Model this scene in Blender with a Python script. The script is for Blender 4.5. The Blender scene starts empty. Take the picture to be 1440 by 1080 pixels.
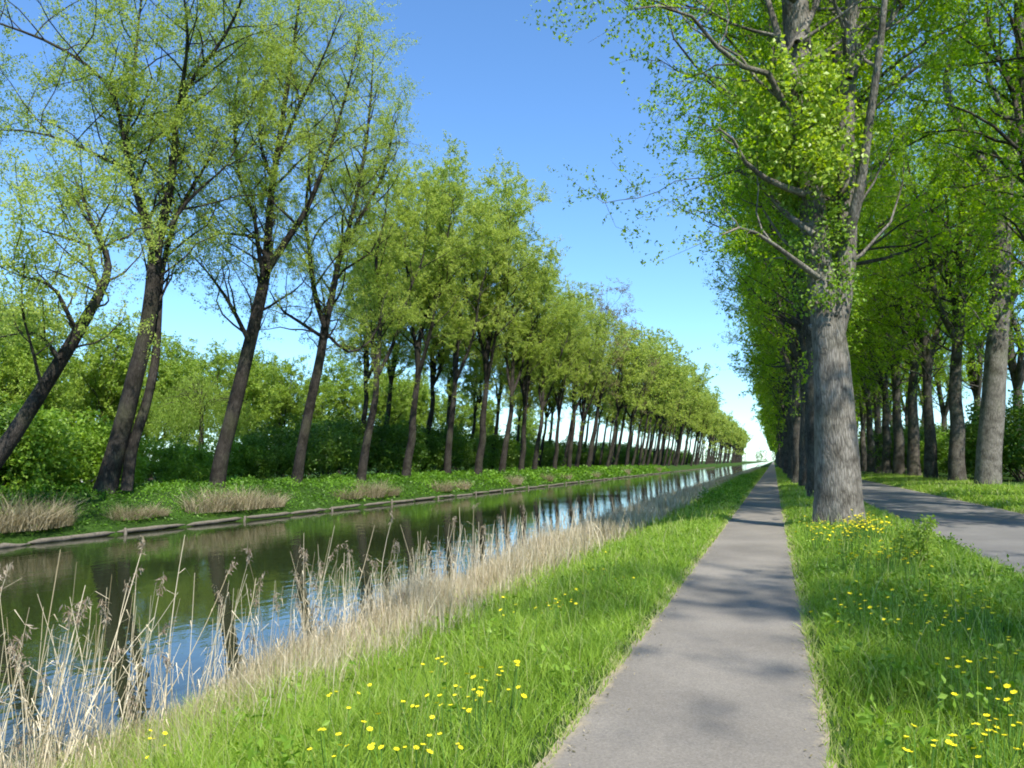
import bpy, math, random
import numpy as np
from mathutils import Vector, Matrix

# ------------------------------------------------------------------ camera, sky, sun, exposure
SC = bpy.context.scene
CAM_H = 1.6
F_PX = 1150.0                       # focal length in pixels of a 1440 wide picture
PITCH = math.atan(108 / F_PX)
YAW = math.atan(368 / F_PX * math.cos(PITCH))
cam_data = bpy.data.cameras.new('camera')
cam_data.sensor_width = 36.0
cam_data.lens = F_PX / 1440 * 36.0
cam_data.clip_start = 0.05
cam_data.clip_end = 6000
cam = bpy.data.objects.new('camera', cam_data)
SC.collection.objects.link(cam)
cam.location = (0, 0, CAM_H)
cam.rotation_euler = (math.pi / 2 + PITCH, 0, YAW)
SC.camera = cam

SUN_AZ, SUN_EL = math.radians(138), math.radians(52)     # azimuth clockwise from +Y (the way the canal runs)
world = bpy.data.worlds.new('World')
SC.world = world
world.use_nodes = True
wn = world.node_tree
bg = wn.nodes['Background']
sky = wn.nodes.new('ShaderNodeTexSky')
sky.sky_type = 'NISHITA'
sky.sun_disc = False
sky.sun_elevation = SUN_EL
sky.sun_rotation = SUN_AZ
sky.air_density = 1.0
sky.dust_density = 0.1
sky.ozone_density = 1.4
tone = wn.nodes.new('ShaderNodeMix'); tone.data_type = 'RGBA'; tone.blend_type = 'MULTIPLY'; tone.inputs[0].default_value = 1.0
tone.inputs[7].default_value = (.7, 1.0, 1.27, 1)          # the clear spring blue of the photograph
wn.links.new(sky.outputs[0], tone.inputs[6])
wn.links.new(tone.outputs[2], bg.inputs[0])
bg.inputs[1].default_value = 0.115

sun_data = bpy.data.lights.new('sun', 'SUN')
sun_data.energy = 5.0
sun_data.angle = math.radians(0.53)
sun_data.color = (1.0, 0.95, 0.86)
sun = bpy.data.objects.new('sun', sun_data)
SC.collection.objects.link(sun)
sdir = Vector((math.sin(SUN_AZ) * math.cos(SUN_EL), math.cos(SUN_AZ) * math.cos(SUN_EL), math.sin(SUN_EL)))
sun.rotation_euler = sdir.to_track_quat('Z', 'Y').to_euler()
sun.location = (20, -30, 60)

SC.view_settings.view_transform = 'Standard'
SC.view_settings.look = 'None'
SC.view_settings.exposure = 0.85
SC.view_settings.gamma = 1.0
SC.view_settings.use_curve_mapping = False
SC.render.engine = 'CYCLES'
SC.cycles.max_bounces = 5
SC.cycles.diffuse_bounces = 2
SC.cycles.transmission_bounces = 3
SC.cycles.glossy_bounces = 2
SC.cycles.use_denoising = True
SC.cycles.use_adaptive_sampling = True
SC.cycles.adaptive_threshold = 0.03
SC.cycles.filter_width = 1.9
SC.cycles.sample_clamp_indirect = 6.0

# ------------------------------------------------------------------ helpers
COL = SC.collection
CAM_M = np.array(cam.rotation_euler.to_matrix())
CAM_P = np.array([0, 0, CAM_H])

def ray(px, py):
    d = np.array([(px - 720) / F_PX, -(py - 540) / F_PX, -1.0])
    return CAM_M @ d                                   # not normalised: depth along the axis is 1

def at_depth(px, py, d):
    return CAM_P + ray(px, py) * d

def at_x(px, py, x):
    r = ray(px, py)
    return CAM_P + r * (x / r[0])

def axis_depth(p):
    return float((np.asarray(p) - CAM_P) @ (CAM_M @ np.array([0, 0, -1.0])))

def project(P):
    c = (np.asarray(P) - CAM_P) @ CAM_M
    return 720 + F_PX * c[..., 0] / -c[..., 2], 540 - F_PX * c[..., 1] / -c[..., 2], -c[..., 2]

PROF = np.array([(-900, -.3), (-60, -.3), (-40, .1), (-30, .35), (-26, .36), (-24.3, .05), (-22.7, -.62), (-22.3, -.8), (-22.15, -1.9),
                 (-7.6, -1.9), (-6.5, -1.2), (-5.6, -.93), (-4.2, -.58), (-2.4, -.13), (-1.5, -.005), (-1.3, 0), (.35, 0), (1.0, .05), (2.4, .06),
                 (3.05, 0), (7.25, 0), (8.2, .1), (10, .2), (13, .25), (30, .2), (900, .2)])
WATER_Z = -1.0

def wob(x, y, s=1.0, k=0.0):
    return (np.sin(x * 1.3 * s + 1.7 + k) * np.cos(y * .9 * s + .4 * k) + .6 * np.sin(x * 2.9 * s + y * 2.1 * s + 2.2 * k) + .4 * np.cos(y * 4.3 * s - x * 3.7 * s + k)) / 2

def flat_mask(x):
    m = np.ones_like(x)
    for a, b in ((-1.5, .45), (3.0, 7.4), (-22.5, -22)):
        m = np.minimum(m, np.clip(np.maximum(a - x, x - b) / .5, 0, 1))
    return m

def ground_z(x, y):
    x = np.asarray(x, float); y = np.asarray(y, float)
    return np.interp(x, PROF[:, 0], PROF[:, 1]) + .05 * wob(x, y) * flat_mask(x)

def mesh_obj(name, V, Fc, mats, parent=None, smooth=False, attr=None, mat_idx=None):
    me = build_mesh(name, V, Fc, mats, smooth, attr, mat_idx)
    return link(name, me, parent)

def build_mesh(name, V, Fc, mats, smooth=False, attr=None, mat_idx=None):
    """V (n,3); Fc a list of (m,k) integer arrays (all faces of one array have k corners)."""
    me = bpy.data.meshes.new(name)
    V = np.ascontiguousarray(V, dtype=np.float32)
    if not isinstance(Fc, list): Fc = [Fc]
    Fc = [np.asarray(f, np.int32) for f in Fc if len(f)]
    me.vertices.add(len(V)); me.vertices.foreach_set('co', V.ravel())
    loops = np.concatenate([f.ravel() for f in Fc])
    tot = np.concatenate([np.full(len(f), f.shape[1], np.int32) for f in Fc])
    start = np.concatenate([[0], np.cumsum(tot)[:-1]]).astype(np.int32)
    me.loops.add(len(loops)); me.loops.foreach_set('vertex_index', loops)
    me.polygons.add(len(tot)); me.polygons.foreach_set('loop_start', start); me.polygons.foreach_set('loop_total', tot)
    if mat_idx is not None: me.polygons.foreach_set('material_index', np.ascontiguousarray(mat_idx, np.int32))
    me.polygons.foreach_set('use_smooth', np.full(len(tot), smooth, bool))
    me.update(calc_edges=True)
    if attr is not None:
        a = me.attributes.new('tint', 'FLOAT', 'POINT'); a.data.foreach_set('value', np.ascontiguousarray(attr, np.float32))
    for m in (mats if isinstance(mats, (list, tuple)) else [mats]): me.materials.append(m)
    return me

def link(name, me, parent=None):
    o = bpy.data.objects.new(name, me); COL.objects.link(o)
    if parent is not None: o.parent = parent
    return o

def tag(o, label=None, cat=None, group=None, kind=None):
    if label: o['label'] = label
    if cat: o['category'] = cat
    if group: o['group'] = group
    if kind: o['kind'] = kind
    return o

def thing(name, label, cat, loc=(0, 0, 0), rz=0.0, group=None, scale=1.0):
    o = bpy.data.objects.new(name, None); COL.objects.link(o)
    o.empty_display_size = .3
    o.location = [float(v) for v in loc]; o.rotation_euler = (0, 0, rz)
    o.scale = (scale, scale, scale) if np.isscalar(scale) else scale
    return tag(o, label, cat, group)

class Bag:
    """collects tubes and quads of one mesh"""
    def __init__(s): s.v = []; s.q = []; s.t = []; s.n = 0; s.a = []
    def tube(s, P, R, k, tint=.5, cap=True):
        P = np.asarray(P, float); R = np.asarray(R, float); n = len(P)
        T = np.gradient(P, axis=0); T /= np.linalg.norm(T, axis=1)[:, None] + 1e-9
        ref = np.array([1., 0, 0]) if abs(T[0][0]) < .8 else np.array([0, 1., 0])
        U = np.cross(T, ref); U /= np.linalg.norm(U, axis=1)[:, None] + 1e-9
        W = np.cross(T, U)
        th = np.arange(k) * 2 * math.pi / k
        ring = U[:, None, :] * np.cos(th)[None, :, None] + W[:, None, :] * np.sin(th)[None, :, None]
        Rr = R[:, None, None] if R.ndim == 1 else R[:, :, None]
        V = (P[:, None, :] + ring * Rr).reshape(-1, 3)
        i = np.arange(n - 1)[:, None] * k; j = np.arange(k)[None, :]; j2 = (j + 1) % k
        Q = np.stack([i + j, i + k + j, i + k + j2, i + j2], -1).reshape(-1, 4)
        s.v.append(V); s.q.append(Q + s.n); s.a.append(np.full(len(V), tint)); s.n += len(V)
    def quads(s, V, tint):
        m = len(V) // 4
        s.v.append(V); s.q.append(np.arange(m * 4).reshape(m, 4) + s.n); s.a.append(tint); s.n += len(V)
    def mesh(s, name, mats, smooth=True):
        return build_mesh(name, np.concatenate(s.v), [np.concatenate(s.q)], mats, smooth, np.concatenate(s.a))

def unit(v):
    return v / (np.linalg.norm(v, axis=-1, keepdims=True) + 1e-9)

def leaves(rng, P, size, droop=.3, up=.5, tint=None, aspect=.36, tri=False):
    """one bent leaf (a quad diamond) at each point; returns vertices (4 per leaf) and a tint per vertex"""
    n = len(P)
    a = unit(rng.normal(size=(n, 3)) + np.array([0, 0, -droop]))
    nn = unit(rng.normal(size=(n, 3)) + np.array([0, 0, up]))
    b = unit(np.cross(a, nn)); nn = np.cross(b, a)
    s = size * rng.uniform(.65, 1.35, (n, 1))
    V = np.stack([P, P + a * s * .45 + b * s * aspect + nn * s * .08, P + a * s, P + a * s * .45 - b * s * aspect + nn * s * .08], 1)
    if tint is None: tint = rng.uniform(0, 1, n)
    if tri:
        V = np.stack([P - b * s * aspect, P + b * s * aspect, P + a * s], 1); return V.reshape(-1, 3), np.repeat(tint, 3)
    return V.reshape(-1, 3), np.repeat(tint, 4)

def smooth_path(P, n):
    P = np.asarray(P, float)
    if len(P) < 3: 
        t = np.linspace(0, 1, n)[:, None]; return P[0] * (1 - t) + P[-1] * t
    Q = np.vstack([2 * P[0] - P[1], P, 2 * P[-1] - P[-2]])
    seg = len(P) - 1; out = []
    for u in np.linspace(0, seg - 1e-6, n):
        i = int(u); t = u - i
        p0, p1, p2, p3 = Q[i], Q[i + 1], Q[i + 2], Q[i + 3]
        out.append(.5 * (2 * p1 + (p2 - p0) * t + (2 * p0 - 5 * p1 + 4 * p2 - p3) * t * t + (3 * p1 - p0 - 3 * p2 + p3) * t ** 3))
    return np.array(out)

# ------------------------------------------------------------------ materials
def new_mat(name):
    m = bpy.data.materials.new(name); m.use_nodes = True
    nt = m.node_tree; nt.nodes.clear()
    out = nt.nodes.new('ShaderNodeOutputMaterial')
    return m, nt, out

def N(nt, t, **kw):
    n = nt.nodes.new(t)
    for k, v in kw.items():
        if k.startswith('i_'): n.inputs[int(k[2:]) if k[2:].isdigit() else k[2:]].default_value = v
        else: setattr(n, k, v)
    return n

def ramp(nt, src, stops):
    r = nt.nodes.new('ShaderNodeValToRGB')
    el = r.color_ramp.elements
    while len(el) < len(stops): el.new(.5)
    for e, (p, c) in zip(el, stops): e.position = p; e.color = (*c, 1)
    nt.links.new(src, r.inputs[0]); return r

def leaf_mat(name, cols, trans=.42, gloss=.25, obj_var=.25, warm=None):
    m, nt, out = new_mat(name)
    at = N(nt, 'ShaderNodeAttribute', attribute_name='tint')
    oi = N(nt, 'ShaderNodeObjectInfo')
    mm = N(nt, 'ShaderNodeMath', operation='MULTIPLY_ADD'); mm.inputs[1].default_value = obj_var; nt.links.new(oi.outputs['Random'], mm.inputs[0])
    ad = N(nt, 'ShaderNodeMath', operation='SUBTRACT'); ad.inputs[1].default_value = obj_var / 2
    nt.links.new(at.outputs['Fac'], mm.inputs[2]); nt.links.new(mm.outputs[0], ad.inputs[0])
    r = ramp(nt, ad.outputs[0], [(i / (len(cols) - 1), c) for i, c in enumerate(cols)])
    p = N(nt, 'ShaderNodeBsdfPrincipled'); p.inputs['Roughness'].default_value = .42; p.inputs['Specular IOR Level'].default_value = gloss
    tr = N(nt, 'ShaderNodeBsdfTranslucent')
    hs = N(nt, 'ShaderNodeHueSaturation'); hs.inputs['Saturation'].default_value = 1.1; hs.inputs['Value'].default_value = 1.5; hs.inputs['Hue'].default_value = .492
    nt.links.new(r.outputs[0], p.inputs['Base Color']); nt.links.new(r.outputs[0], hs.inputs['Color']); nt.links.new(hs.outputs[0], tr.inputs[0])
    mx = N(nt, 'ShaderNodeMixShader'); mx.inputs[0].default_value = trans
    nt.links.new(p.outputs[0], mx.inputs[1]); nt.links.new(tr.outputs[0], mx.inputs[2]); nt.links.new(mx.outputs[0], out.inputs[0])
    return m

def bark_mat(name, c0, c1, c2, scale=1.0, bump=.45):
    m, nt, out = new_mat(name)
    tc = N(nt, 'ShaderNodeTexCoord')
    mp = N(nt, 'ShaderNodeMapping'); mp.inputs['Scale'].default_value = (15 * scale, 15 * scale, 2.6 * scale); nt.links.new(tc.outputs['Object'], mp.inputs[0])
    n1 = N(nt, 'ShaderNodeTexNoise'); n1.inputs['Scale'].default_value = 1.6; n1.inputs['Detail'].default_value = 8; n1.inputs['Roughness'].default_value = .7
    nt.links.new(mp.outputs[0], n1.inputs['Vector'])
    v = N(nt, 'ShaderNodeTexVoronoi', feature='DISTANCE_TO_EDGE'); v.inputs['Scale'].default_value = 1.3; 
    mx = N(nt, 'ShaderNodeVectorMath', operation='MULTIPLY_ADD'); mx.inputs[1].default_value = (.5, .5, .5)
    nt.links.new(n1.outputs['Color'], mx.inputs[0]); nt.links.new(mp.outputs[0], mx.inputs[2]); nt.links.new(mx.outputs[0], v.inputs['Vector'])
    n2 = N(nt, 'ShaderNodeTexNoise'); n2.inputs['Scale'].default_value = .8; n2.inputs['Detail'].default_value = 4; nt.links.new(tc.outputs['Object'], n2.inputs['Vector'])
    cr = ramp(nt, n1.outputs['Fac'], [(.28, c0), (.5, c1), (.75, c2)])
    # fissures
    fr = ramp(nt, v.outputs['Distance'], [(0, (.35, .33, .31)), (.16, (1, 1, 1))])
    mul = N(nt, 'ShaderNodeMix', data_type='RGBA', blend_type='MULTIPLY'); mul.inputs[0].default_value = .65
    nt.links.new(cr.outputs[0], mul.inputs[6]); nt.links.new(fr.outputs[0], mul.inputs[7])
    # green algae patches
    gr = ramp(nt, n2.outputs['Fac'], [(.5, (0, 0, 0)), (.75, (.45, .45, .45))])
    mg = N(nt, 'ShaderNodeMix', data_type='RGBA'); mg.inputs[7].default_value = (.09, .1, .045, 1)
    nt.links.new(gr.outputs[0], mg.inputs[0]); nt.links.new(mul.outputs[2], mg.inputs[6])
    n3 = N(nt, 'ShaderNodeTexNoise'); n3.inputs['Scale'].default_value = 1.7; n3.inputs['Detail'].default_value = 5; n3.inputs['Roughness'].default_value = .6; nt.links.new(tc.outputs['Object'], n3.inputs['Vector'])
    bl = ramp(nt, n3.outputs['Fac'], [(.36, (.45, .44, .42)), (.56, (1, 1, 1))])          # soft darker blotches
    ms = N(nt, 'ShaderNodeMix', data_type='RGBA', blend_type='MULTIPLY'); ms.inputs[0].default_value = 1
    nt.links.new(mg.outputs[2], ms.inputs[6]); nt.links.new(bl.outputs[0], ms.inputs[7]); mg = ms
    p = N(nt, 'ShaderNodeBsdfPrincipled'); p.inputs['Roughness'].default_value = .9; p.inputs['Specular IOR Level'].default_value = .15
    nt.links.new(mg.outputs[2], p.inputs['Base Color'])
    b = N(nt, 'ShaderNodeBump'); b.inputs['Strength'].default_value = bump; b.inputs['Distance'].default_value = .04
    ad = N(nt, 'ShaderNodeMath', operation='MULTIPLY_ADD'); ad.inputs[1].default_value = .5
    cl = N(nt, 'ShaderNodeMath', operation='MINIMUM'); cl.inputs[1].default_value = .25; nt.links.new(v.outputs['Distance'], cl.inputs[0])
    c4 = N(nt, 'ShaderNodeMath', operation='MULTIPLY'); c4.inputs[1].default_value = 3.0; nt.links.new(cl.outputs[0], c4.inputs[0])
    nt.links.new(n1.outputs['Fac'], ad.inputs[0]); nt.links.new(c4.outputs[0], ad.inputs[2]); nt.links.new(ad.outputs[0], b.inputs['Height'])
    nt.links.new(b.outputs[0], p.inputs['Normal']); nt.links.new(p.outputs[0], out.inputs[0])
    return m

def asphalt_mat(name, dark, light, sand, edges=None):
    m, nt, out = new_mat(name)
    tc = N(nt, 'ShaderNodeTexCoord')
    big = N(nt, 'ShaderNodeTexNoise'); big.inputs['Scale'].default_value = .55; big.inputs['Detail'].default_value = 6; big.inputs['Roughness'].default_value = .62
    fine = N(nt, 'ShaderNodeTexNoise'); fine.inputs['Scale'].default_value = 55; fine.inputs['Detail'].default_value = 5; fine.inputs['Roughness'].default_value = .8
    vo = N(nt, 'ShaderNodeTexVoronoi'); vo.inputs['Scale'].default_value = 95
    for n in (big, fine, vo): nt.links.new(tc.outputs['Object'], n.inputs['Vector'])
    a = ramp(nt, big.outputs['Fac'], [(.3, dark), (.7, light)])
    f = ramp(nt, fine.outputs['Fac'], [(.25, (.62, .62, .62)), (.7, (1.22, 1.2, 1.18))])
    mul = N(nt, 'ShaderNodeMix', data_type='RGBA', blend_type='MULTIPLY'); mul.inputs[0].default_value = 1
    nt.links.new(a.outputs[0], mul.inputs[6]); nt.links.new(f.outputs[0], mul.inputs[7])
    g = ramp(nt, vo.outputs['Color'], [(.0, (.75, .75, .75)), (1, (1.2, 1.2, 1.2))])
    m2 = N(nt, 'ShaderNodeMix', data_type='RGBA', blend_type='MULTIPLY'); m2.inputs[0].default_value = .6
    nt.links.new(mul.outputs[2], m2.inputs[6]); nt.links.new(g.outputs[0], m2.inputs[7])
    # cracks
    ck = N(nt, 'ShaderNodeTexVoronoi', feature='DISTANCE_TO_EDGE'); ck.inputs['Scale'].default_value = .42
    wv = N(nt, 'ShaderNodeVectorMath', operation='MULTIPLY_ADD'); wv.inputs[1].default_value = (.9, .9, 0)
    nt.links.new(big.outputs['Color'], wv.inputs[0]); nt.links.new(tc.outputs['Object'], wv.inputs[2]); nt.links.new(wv.outputs[0], ck.inputs['Vector'])
    cr = ramp(nt, ck.outputs['Distance'], [(0, (.7, .69, .67)), (.003, (1, 1, 1))])
    m3 = N(nt, 'ShaderNodeMix', data_type='RGBA', blend_type='MULTIPLY'); m3.inputs[0].default_value = .25
    nt.links.new(m2.outputs[2], m3.inputs[6]); nt.links.new(cr.outputs[0], m3.inputs[7])
    last = m3.outputs[2]
    if edges:
        c, half, w = edges
        sx = N(nt, 'ShaderNodeSeparateXYZ'); nt.links.new(tc.outputs['Object'], sx.inputs[0])
        s1 = N(nt, 'ShaderNodeMath', operation='SUBTRACT'); s1.inputs[1].default_value = c; nt.links.new(sx.outputs[0], s1.inputs[0])
        ab = N(nt, 'ShaderNodeMath', operation='ABSOLUTE'); nt.links.new(s1.outputs[0], ab.inputs[0])
        en = N(nt, 'ShaderNodeTexNoise'); en.inputs['Scale'].default_value = 3.5; en.inputs['Detail'].default_value = 6; en.inputs['Roughness'].default_value = .75; nt.links.new(tc.outputs['Object'], en.inputs['Vector'])
        ma = N(nt, 'ShaderNodeMath', operation='MULTIPLY_ADD'); ma.inputs[1].default_value = w * 2.2; nt.links.new(en.outputs['Fac'], ma.inputs[0]); nt.links.new(ab.outputs[0], ma.inputs[2])
        mr = N(nt, 'ShaderNodeMapRange'); mr.inputs[1].default_value = half + w * .45; mr.inputs[2].default_value = half + w * 1.15; nt.links.new(ma.outputs[0], mr.inputs[0])
        mx = N(nt, 'ShaderNodeMix', data_type='RGBA'); mx.inputs[7].default_value = (*sand, 1)
        nt.links.new(mr.outputs[0], mx.inputs[0]); nt.links.new(last, mx.inputs[6]); last = mx.outputs[2]
    p = N(nt, 'ShaderNodeBsdfPrincipled'); p.inputs['Roughness'].default_value = .85; p.inputs['Specular IOR Level'].default_value = .3
    nt.links.new(last, p.inputs['Base Color'])
    b = N(nt, 'ShaderNodeBump'); b.inputs['Strength'].default_value = .5; b.inputs['Distance'].default_value = .008
    nt.links.new(fine.outputs['Fac'], b.inputs['Height']); nt.links.new(b.outputs[0], p.inputs['Normal']); nt.links.new(p.outputs[0], out.inputs[0])
    return m

def ground_mat():
    m, nt, out = new_mat('turf and soil')
    tc = N(nt, 'ShaderNodeTexCoord')
    n1 = N(nt, 'ShaderNodeTexNoise'); n1.inputs['Scale'].default_value = .35; n1.inputs['Detail'].default_value = 8; n1.inputs['Roughness'].default_value = .65
    n2 = N(nt, 'ShaderNodeTexNoise'); n2.inputs['Scale'].default_value = 14; n2.inputs['Detail'].default_value = 6; n2.inputs['Roughness'].default_value = .75
    for n in (n1, n2): nt.links.new(tc.outputs['Object'], n.inputs['Vector'])
    a = ramp(nt, n1.outputs['Fac'], [(.3, (.035, .075, .012)), (.55, (.055, .12, .018)), (.75, (.09, .15, .03))])
    b = ramp(nt, n2.outputs['Fac'], [(.35, (.03, .026, .014)), (.5, (.5, .5, .5)), (.7, (1, 1, 1))])
    mx = N(nt, 'ShaderNodeMix', data_type='RGBA', blend_type='MULTIPLY'); mx.inputs[0].default_value = .75
    nt.links.new(a.outputs[0], mx.inputs[6]); nt.links.new(b.outputs[0], mx.inputs[7])
    p = N(nt, 'ShaderNodeBsdfPrincipled'); p.inputs['Roughness'].default_value = .95; p.inputs['Specular IOR Level'].default_value = .1
    nt.links.new(mx.outputs[2], p.inputs['Base Color'])
    bu = N(nt, 'ShaderNodeBump'); bu.inputs['Strength'].default_value = .8; bu.inputs['Distance'].default_value = .05
    nt.links.new(n2.outputs['Fac'], bu.inputs['Height']); nt.links.new(bu.outputs[0], p.inputs['Normal']); nt.links.new(p.outputs[0], out.inputs[0])
    return m

def water_mat():
    m, nt, out = new_mat('canal water')
    tc = N(nt, 'ShaderNodeTexCoord')
    mp = N(nt, 'ShaderNodeMapping'); mp.inputs['Scale'].default_value = (1.0, .55, 1); mp.inputs['Rotation'].default_value = (0, 0, .5); nt.links.new(tc.outputs['Object'], mp.inputs[0])
    n1 = N(nt, 'ShaderNodeTexNoise'); n1.inputs['Scale'].default_value = 2.6; n1.inputs['Detail'].default_value = 3; n1.inputs['Roughness'].default_value = .5; n1.inputs['Distortion'].default_value = .4
    n2 = N(nt, 'ShaderNodeTexNoise'); n2.inputs['Scale'].default_value = 9; n2.inputs['Detail'].default_value = 2
    n3 = N(nt, 'ShaderNodeTexNoise'); n3.inputs['Scale'].default_value = .12; n3.inputs['Detail'].default_value = 3
    nt.links.new(mp.outputs[0], n1.inputs['Vector']); nt.links.new(mp.outputs[0], n2.inputs['Vector']); nt.links.new(tc.outputs['Object'], n3.inputs['Vector'])
    ad = N(nt, 'ShaderNodeMath', operation='MULTIPLY_ADD'); ad.inputs[1].default_value = .22; nt.links.new(n2.outputs['Fac'], ad.inputs[0]); nt.links.new(n1.outputs['Fac'], ad.inputs[2])
    st = N(nt, 'ShaderNodeMapRange'); st.inputs[1].default_value = .35; st.inputs[2].default_value = .7; st.inputs[3].default_value = .1; st.inputs[4].default_value = .36; nt.links.new(n3.outputs['Fac'], st.inputs[0])
    b = N(nt, 'ShaderNodeBump'); b.inputs['Distance'].default_value = .035
    nt.links.new(st.outputs[0], b.inputs['Strength']); nt.links.new(ad.outputs[0], b.inputs['Height'])
    p = N(nt, 'ShaderNodeBsdfPrincipled'); p.inputs['Base Color'].default_value = (.02, .025, .01, 1); p.inputs['Roughness'].default_value = .03; p.inputs['IOR'].default_value = 1.4; p.inputs['Specular IOR Level'].default_value = .5
    nt.links.new(b.outputs[0], p.inputs['Normal']); nt.links.new(p.outputs[0], out.inputs[0])
    return m

def plain_mat(name, c0, c1, scale=6, rough=.85, attr=False, trans=0):
    m, nt, out = new_mat(name)
    if attr:
        s = N(nt, 'ShaderNodeAttribute', attribute_name='tint').outputs['Fac']
    else:
        tc = N(nt, 'ShaderNodeTexCoord'); n = N(nt, 'ShaderNodeTexNoise'); n.inputs['Scale'].default_value = scale; n.inputs['Detail'].default_value = 7; n.inputs['Roughness'].default_value = .7
        nt.links.new(tc.outputs['Object'], n.inputs['Vector']); s = n.outputs['Fac']
    r = ramp(nt, s, [(.2, c0), (.8, c1)])
    p = N(nt, 'ShaderNodeBsdfPrincipled'); p.inputs['Roughness'].default_value = rough; p.inputs['Specular IOR Level'].default_value = .2
    nt.links.new(r.outputs[0], p.inputs['Base Color'])
    if trans:
        t = N(nt, 'ShaderNodeBsdfTranslucent'); nt.links.new(r.outputs[0], t.inputs[0])
        mx = N(nt, 'ShaderNodeMixShader'); mx.inputs[0].default_value = trans
        nt.links.new(p.outputs[0], mx.inputs[1]); nt.links.new(t.outputs[0], mx.inputs[2]); nt.links.new(mx.outputs[0], out.inputs[0])
    else:
        nt.links.new(p.outputs[0], out.inputs[0])
    return m

M = {
    'ground': ground_mat(), 'water': water_mat(),
    'path': asphalt_mat('worn path asphalt', (.145, .132, .112), (.235, .215, .182), (.3, .25, .165), (-.47, .75, .14)),
    'road': asphalt_mat('road asphalt', (.12, .115, .108), (.185, .178, .165), (.2, .18, .13), (5.15, 2.0, .2)),
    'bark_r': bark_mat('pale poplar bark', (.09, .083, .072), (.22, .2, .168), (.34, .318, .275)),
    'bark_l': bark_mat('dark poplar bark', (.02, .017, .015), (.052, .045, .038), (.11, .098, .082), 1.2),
    'bark_m': bark_mat('poplar bark with shade painted in', (.04, .036, .03), (.115, .103, .084), (.2, .182, .15), 1.1),  # darker version of the pale bark, canopy shade put into its colour
    'bark_t': plain_mat('twig bark', (.03, .026, .02), (.07, .06, .045), 12),
    'leaf_l': leaf_mat('silvery spring leaf', [(.2, .275, .05), (.3, .385, .08), (.41, .48, .14)], .52, .06),
    'leaf_b': leaf_mat('bronze budding leaf', [(.15, .13, .06), (.2, .17, .08), (.24, .22, .1)], .4),
    'leaf_r': leaf_mat('fresh poplar leaf', [(.14, .235, .018), (.22, .36, .03), (.32, .46, .06)], .58, .3),
    'leaf_s': leaf_mat('bright sucker leaf', [(.19, .29, .022), (.28, .4, .04), (.4, .5, .1)], .45, .45),
    'leaf_d': leaf_mat('dark shrub leaf', [(.035, .08, .01), (.09, .175, .018), (.18, .29, .04)], .35, .35),
    'leaf_m': leaf_mat('mid green shrub leaf', [(.1, .19, .018), (.175, .3, .03), (.27, .4, .06)], .4, .3),
    'leaf_w': leaf_mat('willow leaf', [(.14, .22, .03), (.21, .31, .045), (.3, .4, .075)], .45),
    'weed': leaf_mat('bank weed leaf', [(.06, .14, .012), (.12, .25, .022), (.2, .36, .04)], .4, .3, 0),
    'grass': leaf_mat('meadow grass', [(.12, .2, .022), (.22, .345, .04), (.33, .46, .075), (.45, .44, .2)], .42, .25, 0),
    'straw': leaf_mat('dry straw', [(.25, .205, .11), (.45, .385, .24), (.66, .585, .42)], .3, .2, 0),
    'sedge': leaf_mat('dry sedge', [(.12, .11, .05), (.27, .23, .13), (.46, .4, .27)], .3, .15, .3),
    'reed': plain_mat('dry reed stem', (.27, .22, .125), (.58, .5, .35), attr=True, rough=.6),
    'plume': plain_mat('reed plume', (.2, .15, .1), (.42, .35, .26), attr=True, trans=.3),
    'wood': plain_mat('weathered edging wood', (.07, .06, .046), (.21, .185, .15), 9),
    'yellow': plain_mat('buttercup petal', (.85, .66, .01), (.95, .82, .03), attr=True, rough=.4, trans=.25),
    'stalk': plain_mat('green stalk', (.05, .12, .015), (.1, .2, .03), attr=True),
    'shed': plain_mat('pale shed wall', (.35, .36, .36), (.5, .5, .5), 3), 'shedroof': plain_mat('dark roof sheet', (.05, .06, .065), (.09, .1, .1), 5),
}

# ------------------------------------------------------------------ setting: ground, water, path, road
def grid_sheet(name, xs, ys, zf, mat):
    X, Y = np.meshgrid(xs, ys)
    V = np.stack([X, Y, zf(X, Y)], -1).reshape(-1, 3)
    nx, ny = len(xs), len(ys)
    i = np.arange(ny - 1)[:, None] * nx; j = np.arange(nx - 1)[None, :]
    Q = np.stack([i + j, i + j + 1, i + j + nx + 1, i + j + nx], -1).reshape(-1, 4)
    return mesh_obj(name, V, Q, mat, smooth=True)

xs = np.unique(np.round(np.concatenate([PROF[:, 0], np.arange(-60, 40, 1.), np.arange(-7, 4, .25), [-800, -400, -200, -120, -80, 60, 90, 150, 300, 500]]), 3))
xs = xs[np.concatenate([[True], np.diff(xs) > .04])]
ys = np.unique(np.concatenate([[-300, -120, -60], np.arange(-30, 40, .8), np.arange(40, 150, 2), np.arange(150, 700, 25), [800, 1200, 2500, 4500]]))
tag(grid_sheet('ground', xs, ys, ground_z, M['ground']), kind='structure')
yw = np.array([-300., -30, 0, 30, 80, 200, 500, 1200, 2500])
tag(grid_sheet('water', np.array([-22.25, -18, -14, -10, -6.0]), yw, lambda x, y: x * 0 + WATER_Z, M['water']), kind='structure')

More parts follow.
